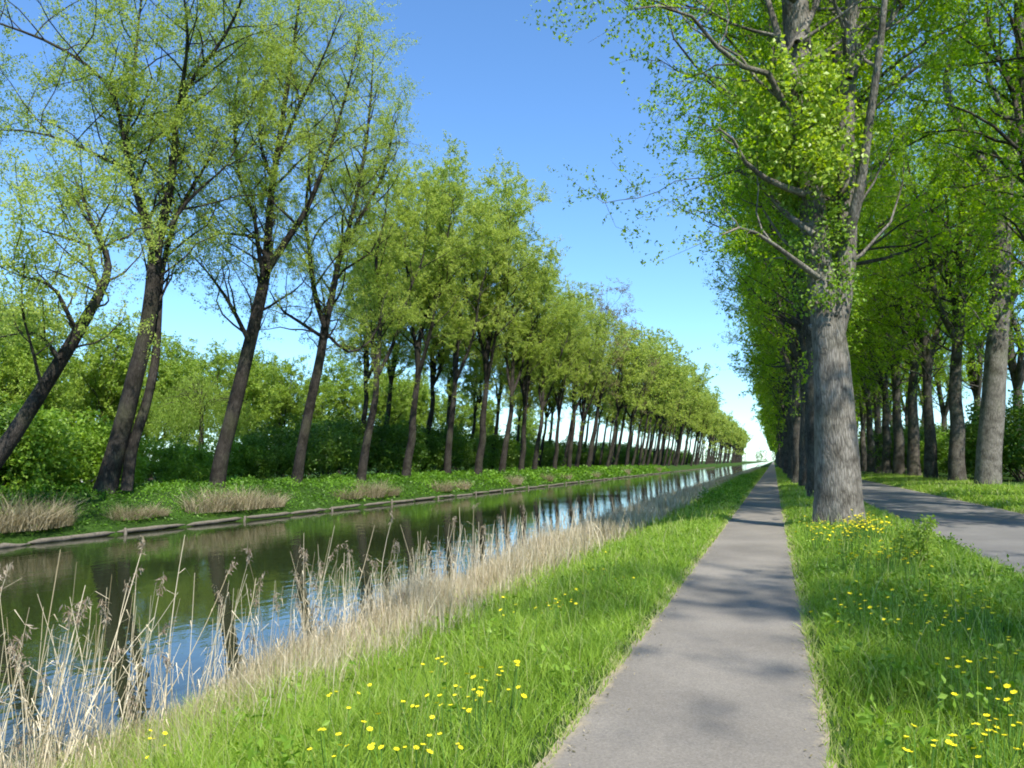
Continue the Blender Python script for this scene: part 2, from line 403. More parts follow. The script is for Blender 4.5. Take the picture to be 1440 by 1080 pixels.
def strip(name, xl, xr, z, mat, amp, seed):
    rng = np.random.default_rng(seed)
    ys = np.concatenate([np.arange(-40, 60, .18), np.arange(60, 200, 1.5), np.arange(200, 1200, 20)])
    k = rng.normal(size=len(ys)) * amp
    el = xl + .5 * amp * np.sin(ys * .8 + 1) + k; er = xr + .5 * amp * np.sin(ys * .63) + rng.normal(size=len(ys)) * amp
    cols = [el, el + .1, (el + er) / 2, er - .1, er]
    X = np.stack(cols, 1); V = np.stack([X, np.repeat(ys[:, None], 5, 1), np.full_like(X, z)], -1).reshape(-1, 3)
    n = len(ys); i = np.arange(n - 1)[:, None] * 5; j = np.arange(4)[None, :]
    Q = np.stack([i + j, i + j + 1, i + j + 6, i + j + 5], -1).reshape(-1, 4)
    return tag(mesh_obj(name, V, Q, mat, smooth=True), kind='structure')

PATH_L, PATH_R = -1.22, .27
strip('path', PATH_L, PATH_R, .006, M['path'], .011, 1)
strip('road', 3.15, 7.15, .006, M['road'], .03, 2)

# ------------------------------------------------------------------ trees
def side_branch(rng, p, d, L, n, up, wander):
    P = [p]; d = unit(d)
    for _ in range(n):
        d = unit(d + rng.normal(size=3) * wander + np.array([0, 0, up]))
        P.append(P[-1] + d * L / n)
    return np.array(P)

def dress(rng, bag, crown, stem, rad, o):
    """grow branches, twigs and leaves along one stem. o: options"""
    seg = np.linalg.norm(np.diff(stem, axis=0), axis=1); acc = np.concatenate([[0], np.cumsum(seg)]); tot = acc[-1]
    s = rng.uniform(0, o['step']); az = rng.uniform(0, 6.28)
    Hc, Ht = o['clear'], o['top']
    while s < tot:
        k = min(np.searchsorted(acc, s), len(stem) - 1)
        f = s / tot
        p = np.array([np.interp(s, acc, stem[:, i]) for i in range(3)]); r = np.interp(s, acc, rad)
        s += o['step'] * rng.uniform(.6, 1.4) * (1.2 - .5 * f)
        if p[2] < Hc: continue
        h = (p[2] - Hc) / max(Ht - Hc, 1)
        L = o['len'] * (.55 + .9 * math.sin(math.pi * min(1, max(.08, .15 + .75 * h)))) * rng.uniform(.55, 1.15) / 1.3
        az += 2.4 + rng.normal() * .5
        el = rng.uniform(*o.get('el', (.15, .8)))
        d = np.array([math.cos(az) * math.cos(el), math.sin(az) * math.cos(el), math.sin(el)])
        T = stem[k] - stem[max(k - 1, 0)]
        d = unit(d + .35 * unit(T))
        if o.get('shy') and d[1] < -.1 and rng.uniform() < o['shy']: continue
        P = side_branch(rng, p, d, L, 6, .05, .2)
        r1 = min(r * .55, .012 * L + .018)
        bag.tube(P, np.linspace(r1, .008, 7) * (1 + 0 * P[:, 0]), 5, .4)
        twigs(rng, bag, crown, P, L, o)
    twigs(rng, bag, crown, stem[-5:], 2.2, o)

def twigs(rng, bag, crown, P, L, o):
    n2 = max(2, int(L * o['n2']))
    for _ in range(n2):
        u = rng.uniform(o.get('u0', .25), 1.0) ** .8 * (len(P) - 1); i = min(int(u), len(P) - 2); p = P[i] + (P[i + 1] - P[i]) * (u - i)
        d = unit(unit(P[i + 1] - P[i]) * .7 + rng.normal(size=3) * .7)
        L2 = o['len2'] * rng.uniform(.5, 1.3)
        Q = side_branch(rng, p, d, L2, 4, o.get('up', .02), .25)
        if o.get('twig', True): bag.tube(Q[::2], np.array([.008, .005, .003]), 3, .4)
        n3 = o['n3']; shade = rng.uniform(0, 1)
        for __ in range(n3):
            v = rng.uniform(.15, 1) * 4; j = min(int(v), 3); q = Q[j] + (Q[j + 1] - Q[j]) * (v - j)
            e = unit(unit(Q[j + 1] - Q[j]) * .5 + rng.normal(size=3) * .8 + np.array([0, 0, o.get('hang', -.05)]))
            L3 = o['len3'] * rng.uniform(.4, 1.2); m = o['nl']
            t = rng.uniform(.1, 1, m)[:, None]
            pts = q + e * t * L3 + rng.normal(size=(m, 3)) * .05 * (1 + o['leaf'] * 3)
            crown.append((pts, np.clip(.1 + shade * .5 + rng.uniform(0, .35, m), 0, 1)))

def finish_crown(rng, crown, leaf, name, mat, up=.5, tri=False):
    P = np.concatenate([c[0] for c in crown]); T = np.concatenate([c[1] for c in crown])
    V, A = leaves(rng, P, leaf, .3, up, T, .36, tri)
    Q = np.arange(len(V)).reshape(-1, 3 if tri else 4)
    return build_mesh(name, V, [Q], mat, False, A)

def trunk_tube(bag, rng, P, R, k, flare=True, knob=.05):
    n = len(P); th = np.arange(k) * 2 * math.pi / k
    h = np.concatenate([[0], np.cumsum(np.linalg.norm(np.diff(P, axis=0), axis=1))])
    lob = rng.uniform(0, 6.28, 3)
    RR = np.repeat(np.asarray(R)[:, None], k, 1)
    if flare:
        fl = np.exp(-h / .45)[:, None]
        RR = RR * (1 + fl * flare * (.16 + .1 * np.cos(5 * th + lob[0]) + .07 * np.cos(3 * th + lob[1]))[None])
    RR = RR * (1 + knob * (np.cos(3 * th[None] + .5 * h[:, None] + lob[2]) * .6 + np.cos(5 * th[None] - .9 * h[:, None]) * .4) + knob * .6 * rng.normal(size=(n, k)) * .5)
    bag.tube(P, RR, k, .5)

def build_tree(seed, stems, o):
    """stems: list of (points, radii, is_trunk) local to the base. Returns the part meshes of one tree."""
    rng = np.random.default_rng(seed)
    tb = Bag(); limbs = []; crown = []
    for P, R, main in stems:
        n = max(6, int(np.linalg.norm(np.diff(P, axis=0), axis=1).sum() / .7))
        if main and o.get('fine'): n *= 4
        S = smooth_path(P, n); rr = np.interp(np.linspace(0, len(P) - 1, n), np.arange(len(P)), R)
        b = tb if main else Bag()
        if main: trunk_tube(b, rng, S, rr, 32 if o.get('fine') else 14, (2.0 if o.get('fine') else 1.0) * (S[0][2] < .3), o.get('knob', .05))
        else: b.tube(S, rr, 16 if o.get('fine') else 8, .5)
        dress(rng, b, crown, S, rr, o)
        if not main: limbs.append(b.mesh('limb', o['bark']))
    if o.get('join'):
        for L in limbs: bpy.data.meshes.remove(L)
        limbs = []
    return {'trunk': tb.mesh('trunk', o['bark']), 'limbs': limbs, 'crown': finish_crown(rng, crown, o['leaf'], 'crown', o['mat'], o.get('lup', .5), o.get('tri', False))}

def plant_tree(name, parts, label, cat, loc, rz=0., group=None, scale=1.0):
    t = thing(name, label, cat, loc, rz, group, scale)
    link('trunk', parts['trunk'], t)
    for L in parts['limbs']: link('limb', L, t)
    link('crown', parts['crown'], t)
    for nm, me in parts.get('extra', []): link(nm, me, t)
    return t

def px_stems(base, guides, rng, wob_d=1.2):
    """guides: list of (list of (px,py,width_px), is_trunk, depth drift at the end in m); the base is a world point"""
    d0 = axis_depth(base); out = []
    for pts, main, dd in guides:
        P = []; R = []
        for i, (x, y, w) in enumerate(pts):
            d = d0 + dd * (i / max(1, len(pts) - 1))
            P.append(at_depth(x, y, d) - base); R.append(w / F_PX * d / 2)
        P = np.array(P)
        if main and P[0][2] < 1.0: P = np.vstack([P[0] * 0 + [P[0][0], P[0][1], -.25], P]); R = [R[0] * 1.02] + R
        out.append((P, np.array(R), main))
    return out

def generic_stems(rng, H, r, fork, lean, nf=3, spread=.22, bow=.12):
    """a leaning trunk that forks into nf ascending limbs"""
    lean = np.array([lean[0], lean[1], 0.])
    n = 6; z = np.linspace(-.25, fork, n); cur = (z / fork).clip(0) ** .85
    P = np.stack([lean[0] * fork * cur, lean[1] * fork * cur, z], 1) + np.vstack([[0, 0, 0], rng.normal(size=(n - 1, 3)) * [bow, bow, 0]])
    st = [(P, np.linspace(r, r * .58, n), True)]
    top = P[-1]; az = rng.uniform(0, 6.28)
    for k in range(nf):
        a = az + k * 6.28 / nf + rng.normal() * .3
        hh = H - fork - (0 if k == 0 else rng.uniform(.5, 4))
        m = 6; t = np.linspace(0, 1, m)
        sp = spread * (0.45 if k == 0 else 1) * rng.uniform(.7, 1.3)
        Q = top + np.stack([np.cos(a) * sp * hh * t ** .8 + lean[0] * .5 * hh * t, np.sin(a) * sp * hh * t ** .8 + lean[1] * .5 * hh * t, hh * t], 1)
        Q[1:] += rng.normal(size=(m - 1, 3)) * [.3, .3, .1]
        st.append((Q, np.linspace(r * (.62 if k == 0 else .48), .03, m), k == 0))
    return st

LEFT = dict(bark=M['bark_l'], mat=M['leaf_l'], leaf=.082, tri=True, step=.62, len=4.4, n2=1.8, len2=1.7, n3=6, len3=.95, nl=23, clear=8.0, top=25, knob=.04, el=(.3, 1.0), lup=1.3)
RIGHT = dict(bark=M['bark_r'], mat=M['leaf_r'], leaf=.16, step=.6, len=4.2, n2=1.8, len2=1.6, n3=5, len3=.8, nl=7, clear=7.5, top=26, lup=1.2)

rngL = np.random.default_rng(11)
ROWX, SP, Y0 = -26.0, 7.2, 12.4
def left_base(i, x=ROWX, y0=Y0, jit=.35):
    y = y0 + SP * i
    return np.array([x + rngL.normal() * jit, y + rngL.normal() * jit, 0])

ORD = ['first', 'second', 'third', 'fourth', 'fifth', 'sixth', 'seventh', 'eighth', 'ninth', 'tenth', 'eleventh', 'twelfth', 'thirteenth', 'fourteenth', 'fifteenth', 'sixteenth', 'seventeenth', 'eighteenth']
ORD += ['nineteenth', 'twentieth', 'twenty-first', 'twenty-second', 'twenty-third', 'twenty-fourth', 'twenty-fifth', 'twenty-sixth', 'twenty-seventh', 'twenty-eighth', 'twenty-ninth', 'thirtieth']
GL = 'leaning poplars along the far bank, front row'

def ground_pt(px, py_hint, X):
    """where the vertical plane x = X is seen in column px, on the ground"""
    p = at_x(px, py_hint, X); z = float(ground_z(p[0], p[1])); return np.array([p[0], p[1], z])

# --- the four near trees of the far bank, each with its own limbs
def near_left(seed, X, px, guides, label, o=None, name='poplar_tree', slim=.75):
    rng = np.random.default_rng(seed)
    b = ground_pt(px, 690, X)
    g = [(P, np.maximum(Rr * slim, .02), m) for P, Rr, m in px_stems(b, guides, rng)]
    parts = build_tree(seed, g, {**LEFT, **(o or {})})
    return plant_tree(name, parts, label, 'tree', b, 0, GL)

near_left(101, -25.0, -70, [
    ([(-70, 705, 40), (-25, 668, 36), (10, 625, 31), (50, 563, 27), (95, 492, 24), (125, 440, 20), (146, 400, 16), (152, 368, 12), (140, 335, 9), (120, 290, 5), (105, 250, 3)], True, 1.5),
    ([(108, 468, 9), (90, 430, 8), (72, 400, 6), (40, 392, 5), (15, 375, 3)], False, -1.5),
    ([(140, 405, 9), (128, 370, 8), (125, 345, 6), (95, 335, 5), (60, 325, 3), (40, 300, 2)], False, 1.5),
    ([(85, 505, 7), (55, 470, 5), (20, 470, 4), (-20, 480, 2)], False, 2),
    ([(60, 550, 7), (45, 490, 5), (30, 430, 3), (35, 370, 2)], False, -2),
], 'small crooked tree leaning in over the left edge, lowest crown on the far bank', dict(clear=4.2, top=12, len=2.6, step=.55, n2=1.8, len2=1.3))

near_left(102, ROWX, 150, [
    ([(148, 693, 48), (160, 645, 42), (175, 590, 38), (190, 530, 36), (205, 470, 34), (214, 405, 31), (219, 350, 28), (232, 300, 19), (240, 260, 16), (246, 200, 13), (252, 150, 11), (275, 105, 9), (310, 60, 7), (340, 0, 5), (360, -80, 3)], True, 1.0),
    ([(178, 690, 26), (186, 630, 24), (205, 570, 20), (218, 510, 18), (223, 440, 15), (228, 380, 12), (250, 300, 9), (285, 240, 6), (310, 190, 3)], False, 2.0),
    ([(216, 350, 20), (204, 310, 17), (190, 265, 14), (178, 220, 11), (172, 180, 9), (158, 130, 8), (120, 90, 7), (70, 60, 6), (20, 40, 5), (-40, 20, 3)], False, -3.0),
    ([(180, 238, 8), (150, 225, 7), (110, 205, 6), (60, 188, 5), (5, 182, 3), (-40, 190, 2)], False, -2.0),
    ([(176, 200, 9), (184, 150, 8), (190, 90, 7), (195, 30, 5), (205, -40, 3)], False, 1.5),
    ([(238, 320, 10), (262, 285, 8), (290, 258, 6), (320, 230, 4), (350, 170, 2)], False, 2.5),
    ([(250, 150, 8), (262, 80, 7), (262, 20, 5), (250, -60, 3)], False, -2.5),
    ([(222, 370, 7), (200, 310, 5), (160, 285, 4), (120, 270, 2)], False, 2.5),
], 'tall dark double-trunked poplar leaning right, nearest whole trunk on the far bank', dict(len=4.4, clear=7.0, top=22), slim=.64)

near_left(103, ROWX, 305, [
    ([(304, 688, 29), (312, 640, 27), (325, 590, 26), (340, 530, 25), (352, 480, 23), (366, 420, 22), (374, 378, 19), (378, 320, 14), (382, 265, 12), (392, 205, 9), (402, 130, 8), (415, 50, 6), (425, -40, 4)], True, .8),
    ([(376, 380, 15), (400, 342, 13), (428, 300, 10), (450, 250, 8), (470, 190, 6), (490, 120, 4), (505, 50, 2)], False, 1.8),
    ([(370, 390, 9), (362, 340, 8), (356, 300, 6), (335, 240, 5), (330, 150, 4), (345, 60, 2)], False, -2),
    ([(350, 480, 9), (325, 430, 7), (305, 400, 5), (285, 375, 3), (260, 350, 2)], False, -1.5),
    ([(380, 340, 8), (340, 330, 5), (300, 325, 4), (270, 290, 2)], False, 2.5),
    ([(388, 230, 7), (420, 150, 6), (450, 90, 4), (480, 20, 2)], False, -2.0),
    ([(385, 260, 7), (365, 190, 5), (372, 110, 4), (380, 30, 2)], False, 2.0),
], 'second whole tall poplar on the far bank, single grey trunk forking at mid height', dict(clear=6.5, top=22))

near_left(104, ROWX, 418, [
    ([(417, 678, 21), (424, 630, 19), (436, 570, 18), (450, 505, 17), (458, 455, 15), (468, 410, 12), (478, 360, 10), (492, 315, 8), (505, 260, 7), (515, 200, 6), (522, 130, 4), (525, 70, 2)], True, .6),
    ([(457, 460, 11), (443, 415, 10), (436, 360, 8), (430, 305, 6), (435, 240, 5), (445, 170, 3)], False, -1.5),
    ([(455, 475, 7), (425, 455, 6), (395, 435, 4), (380, 410, 2)], False, -1.0),
    ([(480, 360, 7), (510, 300, 6), (540, 240, 5), (555, 170, 3)], False, 2.5),
    ([(460, 470, 6), (490, 495, 5), (520, 480, 4), (540, 440, 2)], False, 1.5),
], 'third whole tall poplar on the far bank, slim trunk with low fork', dict(clear=6.5, top=21))

# --- generic poplars of the far bank
def left_variant(seed, **kw):
    rng = np.random.default_rng(seed)
    st = generic_stems(rng, rng.uniform(20.0, 23.2), rng.uniform(.29, .38), rng.uniform(7.5, 11), (rng.uniform(.1, .22), rng.uniform(-.05, .07)), int(rng.integers(3, 6)), rng.uniform(.17, .26), .05)
    return build_tree(seed, st, {**LEFT, 'step': .75, 'leaf': .12, 'n3': 5, 'nl': 30, 'len': 4.9, 'twig': False, 'clear': 9.6, **kw})
LV = [left_variant(200 + i) for i in range(6)]
LVB = left_variant(210, mat=M['leaf_b'], nl=14)
LFF = [left_variant(230 + i, leaf=.6, step=1.6, n2=1.0, n3=3, nl=5, twig=False) for i in range(2)]
LF = [left_variant(220 + i, leaf=.3, step=1.1, n2=1.3, n3=4, nl=9, twig=False, join=False) for i in range(3)]

def place_left(i, X, y0, row, seed):
    rng = np.random.default_rng(seed + i)
    b = np.array([X + rng.normal() * .6, y0 + SP * i + rng.normal() * .9, 0.]); b[2] = float(ground_z(b[0], b[1]))
    far = b[1] > 125
    V = (LFF if b[1] > 300 else LF) if far else LV
    parts = V[(i * 3 + row) % len(V)]
    bronze = row == 0 and i in (15, 19, 26)
    if bronze: parts = LVB
    sc = rng.uniform(.86, 1.1) * (.86 if row else 1)
    sxy = sc * rng.uniform(.95, 1.1)
    if far and not bronze: label, grp = 'far poplar of the long leaning row beyond the canal, merging with its neighbours', 'distant poplars of the far bank'
    elif row: label, grp = f'slim poplar standing in the rear row on the far bank, {ORD[i - 6]} from the left', 'poplars of the rear row on the far bank'
    else:
        k = i - 2
        label, grp = f'leaning poplar in the front row by the canal edge, {ORD[k]} whole trunk from the left', GL
        if bronze: label = f'bronze-budded poplar among green ones in the front row, {ORD[k]} whole trunk from the left'
    plant_tree('poplar_tree', parts, label, 'tree', b, rng.uniform(-.5, .5), grp, (sxy, sxy * (1 if i % 2 else -1), sc))
for i in range(5, 100): place_left(i, ROWX, Y0, 0, 500)
for i in range(6, 42): place_left(i, -33.5, 14.0 + 3, 1, 900)

# --- the big poplar beside the path
def ring_sprouts(rng, crown, pts, n, L, m, off=.36):
    for p in pts:
        for _ in range(n):
            a = rng.uniform(0, 6.28); d = unit(np.array([math.cos(a), math.sin(a), rng.uniform(.1, 1.0)]))
            t = rng.uniform(.2, 1, m)[:, None]
            crown.append((p + d * (off + t * L * rng.uniform(.5, 1.2)) + rng.normal(size=(m, 3)) * .08, rng.uniform(0, 1, m)))

R1 = np.array([1.72, 20.6, 0.]); R1[2] = float(ground_z(R1[0], R1[1]))
rng = np.random.default_rng(77)
g1 = px_stems(R1, [
    ([(1180, 733, 64), (1179, 690, 62), (1177, 640, 59), (1174, 590, 55), (1171, 540, 51), (1167, 490, 47), (1160, 440, 41), (1152, 380, 37), (1145, 320, 36), (1138, 250, 35), (1130, 180, 36), (1124, 100, 36), (1119, 20, 36), (1115, -80, 32), (1112, -200, 26), (1108, -330, 18), (1104, -450, 8)], True, .8),
    ([(1172, 500, 20), (1183, 430, 27), (1189, 370, 28), (1191, 300, 27), (1189, 240, 25), (1190, 170, 22), (1194, 100, 20), (1197, 20, 18), (1200, -90, 15), (1206, -220, 10), (1212, -330, 5)], False, 1.6),
    ([(1192, 330, 16), (1204, 290, 15), (1214, 235, 13), (1224, 160, 11), (1236, 80, 10), (1244, 0, 8), (1252, -110, 5), (1256, -200, 3)], False, -1.2),
    ([(1136, 225, 13), (1112, 170, 11), (1092, 120, 10), (1070, 96, 8), (1040, 92, 7), (1012, 70, 6), (985, 35, 5), (955, 12, 4), (915, 8, 3), (885, 14, 2)], False, -2.0),
    ([(1140, 275, 11), (1108, 265, 9), (1075, 250, 8), (1048, 228, 6), (1030, 195, 4), (1010, 180, 2)], False, -1.0),
    ([(1144, 330, 10), (1105, 300, 8), (1065, 255, 7), (1040, 240, 5), (1015, 245, 3), (985, 260, 2)], False, 1.5),
    ([(1150, 390, 9), (1110, 360, 7), (1075, 335, 5), (1045, 320, 4), (1015, 330, 2)], False, -1.8),
    ([(1128, 130, 12), (1098, 60, 10), (1080, 0, 8), (1060, -70, 6), (1040, -150, 3)], False, 1.8),
    ([(1122, 60, 11), (1150, 0, 9), (1180, -70, 6), (1200, -150, 3)], False, 2.5),
    ([(1194, 110, 9), (1225, 60, 8), (1260, 20, 6), (1290, -40, 3)], False, 2.0),
    ([(1118, 0, 11), (1070, -40, 9), (1010, -60, 7), (950, -50, 5), (905, -40, 3), (880, -30, 2)], False, -2.5),
], rng)
big = build_tree(301, g1, {**RIGHT, 'fine': True, 'leaf': .078, 'tri': True, 'clear': 5.2, 'top': 26, 'len': 3.6, 'n2': 1.9, 'n3': 6, 'nl': 17, 'step': .55, 'knob': .025, 'u0': .5, 'shy': .9})
cr = []
trunk_pts = smooth_path(g1[0][0], 60)
ring_sprouts(rng, cr, [p for p in trunk_pts if 4.9 < p[2] < 8.2], 26, .6, 14)
sp_low = finish_crown(rng, cr, .085, 'sprouts', M['leaf_m'])
cr = []
ring_sprouts(rng, cr, [p + np.array([-.2, -.6, 0]) for p in trunk_pts if 7.4 < p[2] < 10.2], 46, 1.15, 16, .3)
sp_high = finish_crown(rng, cr, .12, 'sprouts', M['leaf_s'])
burrs = []                                          # knotty burrs where the stems part
for k in range(12):
    p = trunk_pts[np.argmin(abs(trunk_pts[:, 2] - rng.uniform(4.4, 6.6)))]
    a = -3.3 + 4.2 * ((k * 5) % 12) / 12 + rng.uniform(-.15, .15); kb = Bag(); c = p + np.array([math.cos(a), math.sin(a), 0]) * .33
    d = np.array([math.cos(a), math.sin(a), .2]); q = rng.uniform(.04, .1)
    kb.tube(c + d * np.linspace(-.06, q * 1.1, 5)[:, None], q * np.array([1.4, 1.35, 1.1, .8, .25]), 8, .5)
    burrs.append(('burr', kb.mesh('burr', M['bark_r'])))
big['extra'] = [('shoot_cluster', sp_low), ('shoot_cluster', sp_high), ] + burrs
plant_tree('poplar_tree', big, 'huge pale-barked poplar between path and road, nearest trunk with leafy shoots', 'tree', R1, 0, 'poplars between path and road')

# --- generic poplars of the near side
def right_variant(seed, **kw):
    rng = np.random.default_rng(seed)
    st = generic_stems(rng, rng.uniform(24, 27), rng.uniform(.42, .54), rng.uniform(6, 9), (rng.uniform(-.06, .04), rng.uniform(-.04, .04)), 4, .17, .05)
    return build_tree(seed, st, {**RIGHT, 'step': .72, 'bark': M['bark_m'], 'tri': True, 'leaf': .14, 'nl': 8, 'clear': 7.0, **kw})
RV = [right_variant(320 + i, len=6.0) for i in range(4)]
RFF = [right_variant(350 + i, len=6.0, leaf=.6, step=1.6, n2=1.0, n3=3, nl=5, twig=False) for i in range(2)]
RF = [right_variant(340 + i, len=6.0, leaf=.32, step=1.2, n2=1.2, n3=3, nl=6, twig=False) for i in range(3)]

def place_right(i, X, y, row, rowname, grp, seed):
    rng = np.random.default_rng(seed + i)
    b = np.array([X + rng.normal() * .12, y + rng.normal() * .3, 0.]); b[2] = float(ground_z(b[0], b[1]))
    far = y > 115
    V = (RFF if y > 290 else RF) if far else RV
    sc = rng.uniform(.94, 1.06)
    if far: label, g2 = f'far poplar of the row {rowname}, merging with its neighbours', 'distant ' + grp
    else: label, g2 = f'poplar of the row {rowname}, {ORD[i]} counting from the camera', grp
    plant_tree('poplar_tree', V[(i * 2 + row) % len(V)], label, 'tree', b, rng.uniform(0, 6.28), g2, (sc, sc, sc))
for i in range(1, 92): place_right(i, 1.75, 20.6 + 7.4 * i, 0, 'between path and road', 'poplars between path and road', 1300)

# second row across the road: the nearest in view with its own limbs
X2 = 11.3
b = ground_pt(1391, 690, X2)
g2 = px_stems(b, [
    ([(1389, 690, 34), (1391, 640, 32), (1395, 590, 31), (1400, 520, 29), (1404, 450, 27), (1406, 390, 26), (1408, 330, 25), (1412, 280, 23), (1424, 215, 20), (1432, 150, 18), (1437, 80, 17), (1442, 0, 15), (1446, -90, 11), (1448, -200, 5)], True, .5),
    ([(1410, 290, 15), (1392, 250, 13), (1375, 215, 12), (1352, 178, 10), (1336, 145, 9), (1330, 110, 8), (1345, 60, 6), (1362, 0, 4), (1368, -60, 2)], False, 1.5),
    ([(1428, 190, 10), (1408, 150, 8), (1390, 110, 7), (1385, 40, 5), (1392, -50, 3)], False, -1.5),
    ([(1412, 300, 10), (1430, 285, 9), (1455, 250, 7), (1480, 180, 5), (1495, 90, 3)], False, 1.0),
    ([(1404, 450, 8), (1425, 420, 6), (1450, 370, 4), (1470, 310, 2)], False, -2.0),
], rng)
plant_tree('poplar_tree', build_tree(302, g2, {**RIGHT, 'clear': 6.0, 'top': 24, 'len': 4.4}), 'poplar across the road by the right edge, sunlit trunk with crooked left limb', 'tree', b, 0, 'poplars along the far side of the road')
yb = b[1]
k = 0
for i in range(1, 36):
    place_right(i, X2, yb + 8.3 * i, 1, 'across the road', 'poplars along the far side of the road', 1700)
for xx, yy in ((16.0, -4.6), (X2, 18.8), (X2, 27.5), (X2, 36.5)):
    plant_tree('poplar_tree', RV[int(yy) % 4], 'poplar across the road standing just out of frame on the right, known by its shade', 'tree', (xx, yy, .2), yy * 1.7, 'poplars across the road outside the frame')
for i in range(0, 11):
    place_right(i, 18.5, yb + 6 + 15 * i, 2, 'at the back beyond the road', 'poplars of the back row beyond the road', 2100)

# ------------------------------------------------------------------ shrubs, willow and trees behind the far bank
def shrub_mesh(seed, W, H, mat, leaf, nlobe, per, stems=7, inner=.55, sr=.05):
    rng = np.random.default_rng(seed)
    P = []; T = []; st = Bag()
    for i in range(nlobe):
        a = rng.uniform(0, 6.28); rr = W * .5 * math.sqrt(rng.uniform(0, 1)) * .85
        h = H * rng.uniform(.2, 1) * (1 - .45 * (rr / (W * .5)) ** 2)
        c = np.array([rr * math.cos(a), rr * math.sin(a), h * .85]); s = rng.uniform(.35, .75) * H * .22
        d = unit(rng.normal(size=(per, 3))); q = c + d * (s * rng.uniform(inner, 1.15, (per, 1))) * [1.2, 1.2, .8]
        q = q[q[:, 2] > .05]
        P.append(q); T.append(np.clip(rng.uniform(0, .5) + rng.uniform(0, .5, len(q)), 0, 1))
        if i < stems:
            st.tube(smooth_path([[rng.normal() * .15, rng.normal() * .15, -.1], c * [.4, .4, .5], c], 6), np.linspace(sr, sr * .24, 6), 5)
    P = np.concatenate(P); T = np.concatenate(T)
    V, A = leaves(rng, P, leaf, .3, .6, T)
    return {'crown': build_mesh('crown', V, [np.arange(len(V)).reshape(-1, 4)], mat, False, A), 'trunk': st.mesh('stems', M['bark_t']), 'limbs': []}

def plant_shrub(name, parts, label, cat, x, y, rz, group, scale):
    t = thing(name, label, cat, (x, y, float(ground_z(x, y)) - .05), rz, group, scale)
    link('stem', parts['trunk'], t); link('crown', parts['crown'], t)
    return t
SH = [shrub_mesh(401, 6, 4.6, M['leaf_d'], .15, 90, 150), shrub_mesh(402, 5, 3.6, M['leaf_m'], .14, 80, 140), shrub_mesh(403, 7, 5.4, M['leaf_d'], .17, 100, 140)]
spots = [(5, -29.5, 1, 1.2), (30, -30.5, 1, 1.15), (90, -30.5, 1, 1.2), (125, -30, 1, 1.0), (225, -31, 1, .85), (265, -32, 1, .75), (330, -32, 1, .95), (365, -31, 0, .75), (405, -30.5, 2, .9), (455, -31, 0, 1.1), (475, -34, 2, 1.15),
         (540, -31, 2, 1.1), (575, -34, 0, 1.3), (610, -32, 2, 1.15), (648, -33, 0, 1.1), (690, -33, 2, 1.15), (725, -34, 1, 1.3), (765, -34, 0, 1.2), (800, -35, 2, 1.2), (835, -35, 0, 1.1), (-70, -30, 0, 1.1), (870, -38, 2, 1.0), (895, -38, 0, 1.2), (915, -37, 2, 1.1), (935, -38, 0, 1.2)]
rng = np.random.default_rng(5)
for k, (px, X, v, sc) in enumerate(sorted(spots)):
    p = at_x(px, 680, X)
    kind = ['dark glossy-leaved shrub', 'mid green leafy shrub', 'tall dark leafy shrub'][v]
    near = 'behind the far-bank trunks'
    plant_shrub('shrub', SH[v], f'{kind} {near}, {ORD[k]} counting from the left edge', 'shrub', p[0], p[1], rng.uniform(0, 6.28), 'shrubs behind the far bank', sc)

for k in range(30):
    y = 118 + k * 8.5 + rng.normal() * 2; x = -38 + rng.normal() * 2
    plant_shrub('shrub', SH[(k * 2 + k // 3) % 3], f'distant dark hedge shrub under the far-bank canopy, {ORD[k]} going towards the vanishing point', 'shrub', x, y, rng.uniform(0, 6.28), 'distant hedge shrubs behind the far bank', rng.uniform(1.1, 1.5))

def willow_mesh(seed):
    rng = np.random.default_rng(seed); st = Bag(); P = []; T = []
    st.tube(smooth_path([[0, 0, -.2], [.2, 0, 2.5], [0, .2, 5.2]], 8), np.linspace(.28, .1, 8), 8)
    for i in range(150):
        a = rng.uniform(0, 6.28); R = rng.uniform(.4, 3.6); top = 7.6 - .32 * R ** 1.5 + rng.normal() * .25
        q0 = np.array([0, 0, 4.8]); q1 = np.array([math.cos(a) * R, math.sin(a) * R, top])
        L = rng.uniform(2, 4.2)
        if i % 3 == 0: st.tube(smooth_path([q0, (q0 + q1) / 2 + [0, 0, .7], q1], 5), np.linspace(.04, .01, 5), 4)
        m = 110; t = rng.uniform(0, 1, m) ** .9
        pts = q1 + np.stack([np.cos(a) * .35 * t, np.sin(a) * .35 * t, -L * t], 1) + rng.normal(size=(m, 3)) * [.16, .16, .05]
        P.append(pts[pts[:, 2] > .3]); T.append(np.clip(rng.uniform(0, .5) + rng.uniform(0, .5, (pts[:, 2] > .3).sum()), 0, 1))
    P = np.concatenate(P); T = np.concatenate(T); V, A = leaves(rng, P, .16, 2.5, .2, T, .14)
    return {'crown': build_mesh('crown', V, [np.arange(len(V)).reshape(-1, 4)], M['leaf_w'], False, A), 'trunk': st.mesh('trunk', M['bark_l']), 'limbs': []}
WI = willow_mesh(44)
p = at_x(278, 660, -37); plant_tree('willow_tree', WI, 'pale yellow-green weeping willow behind the two nearest whole trunks', 'tree', (p[0], p[1], ground_z(p[0], p[1])), 0, None, .95)

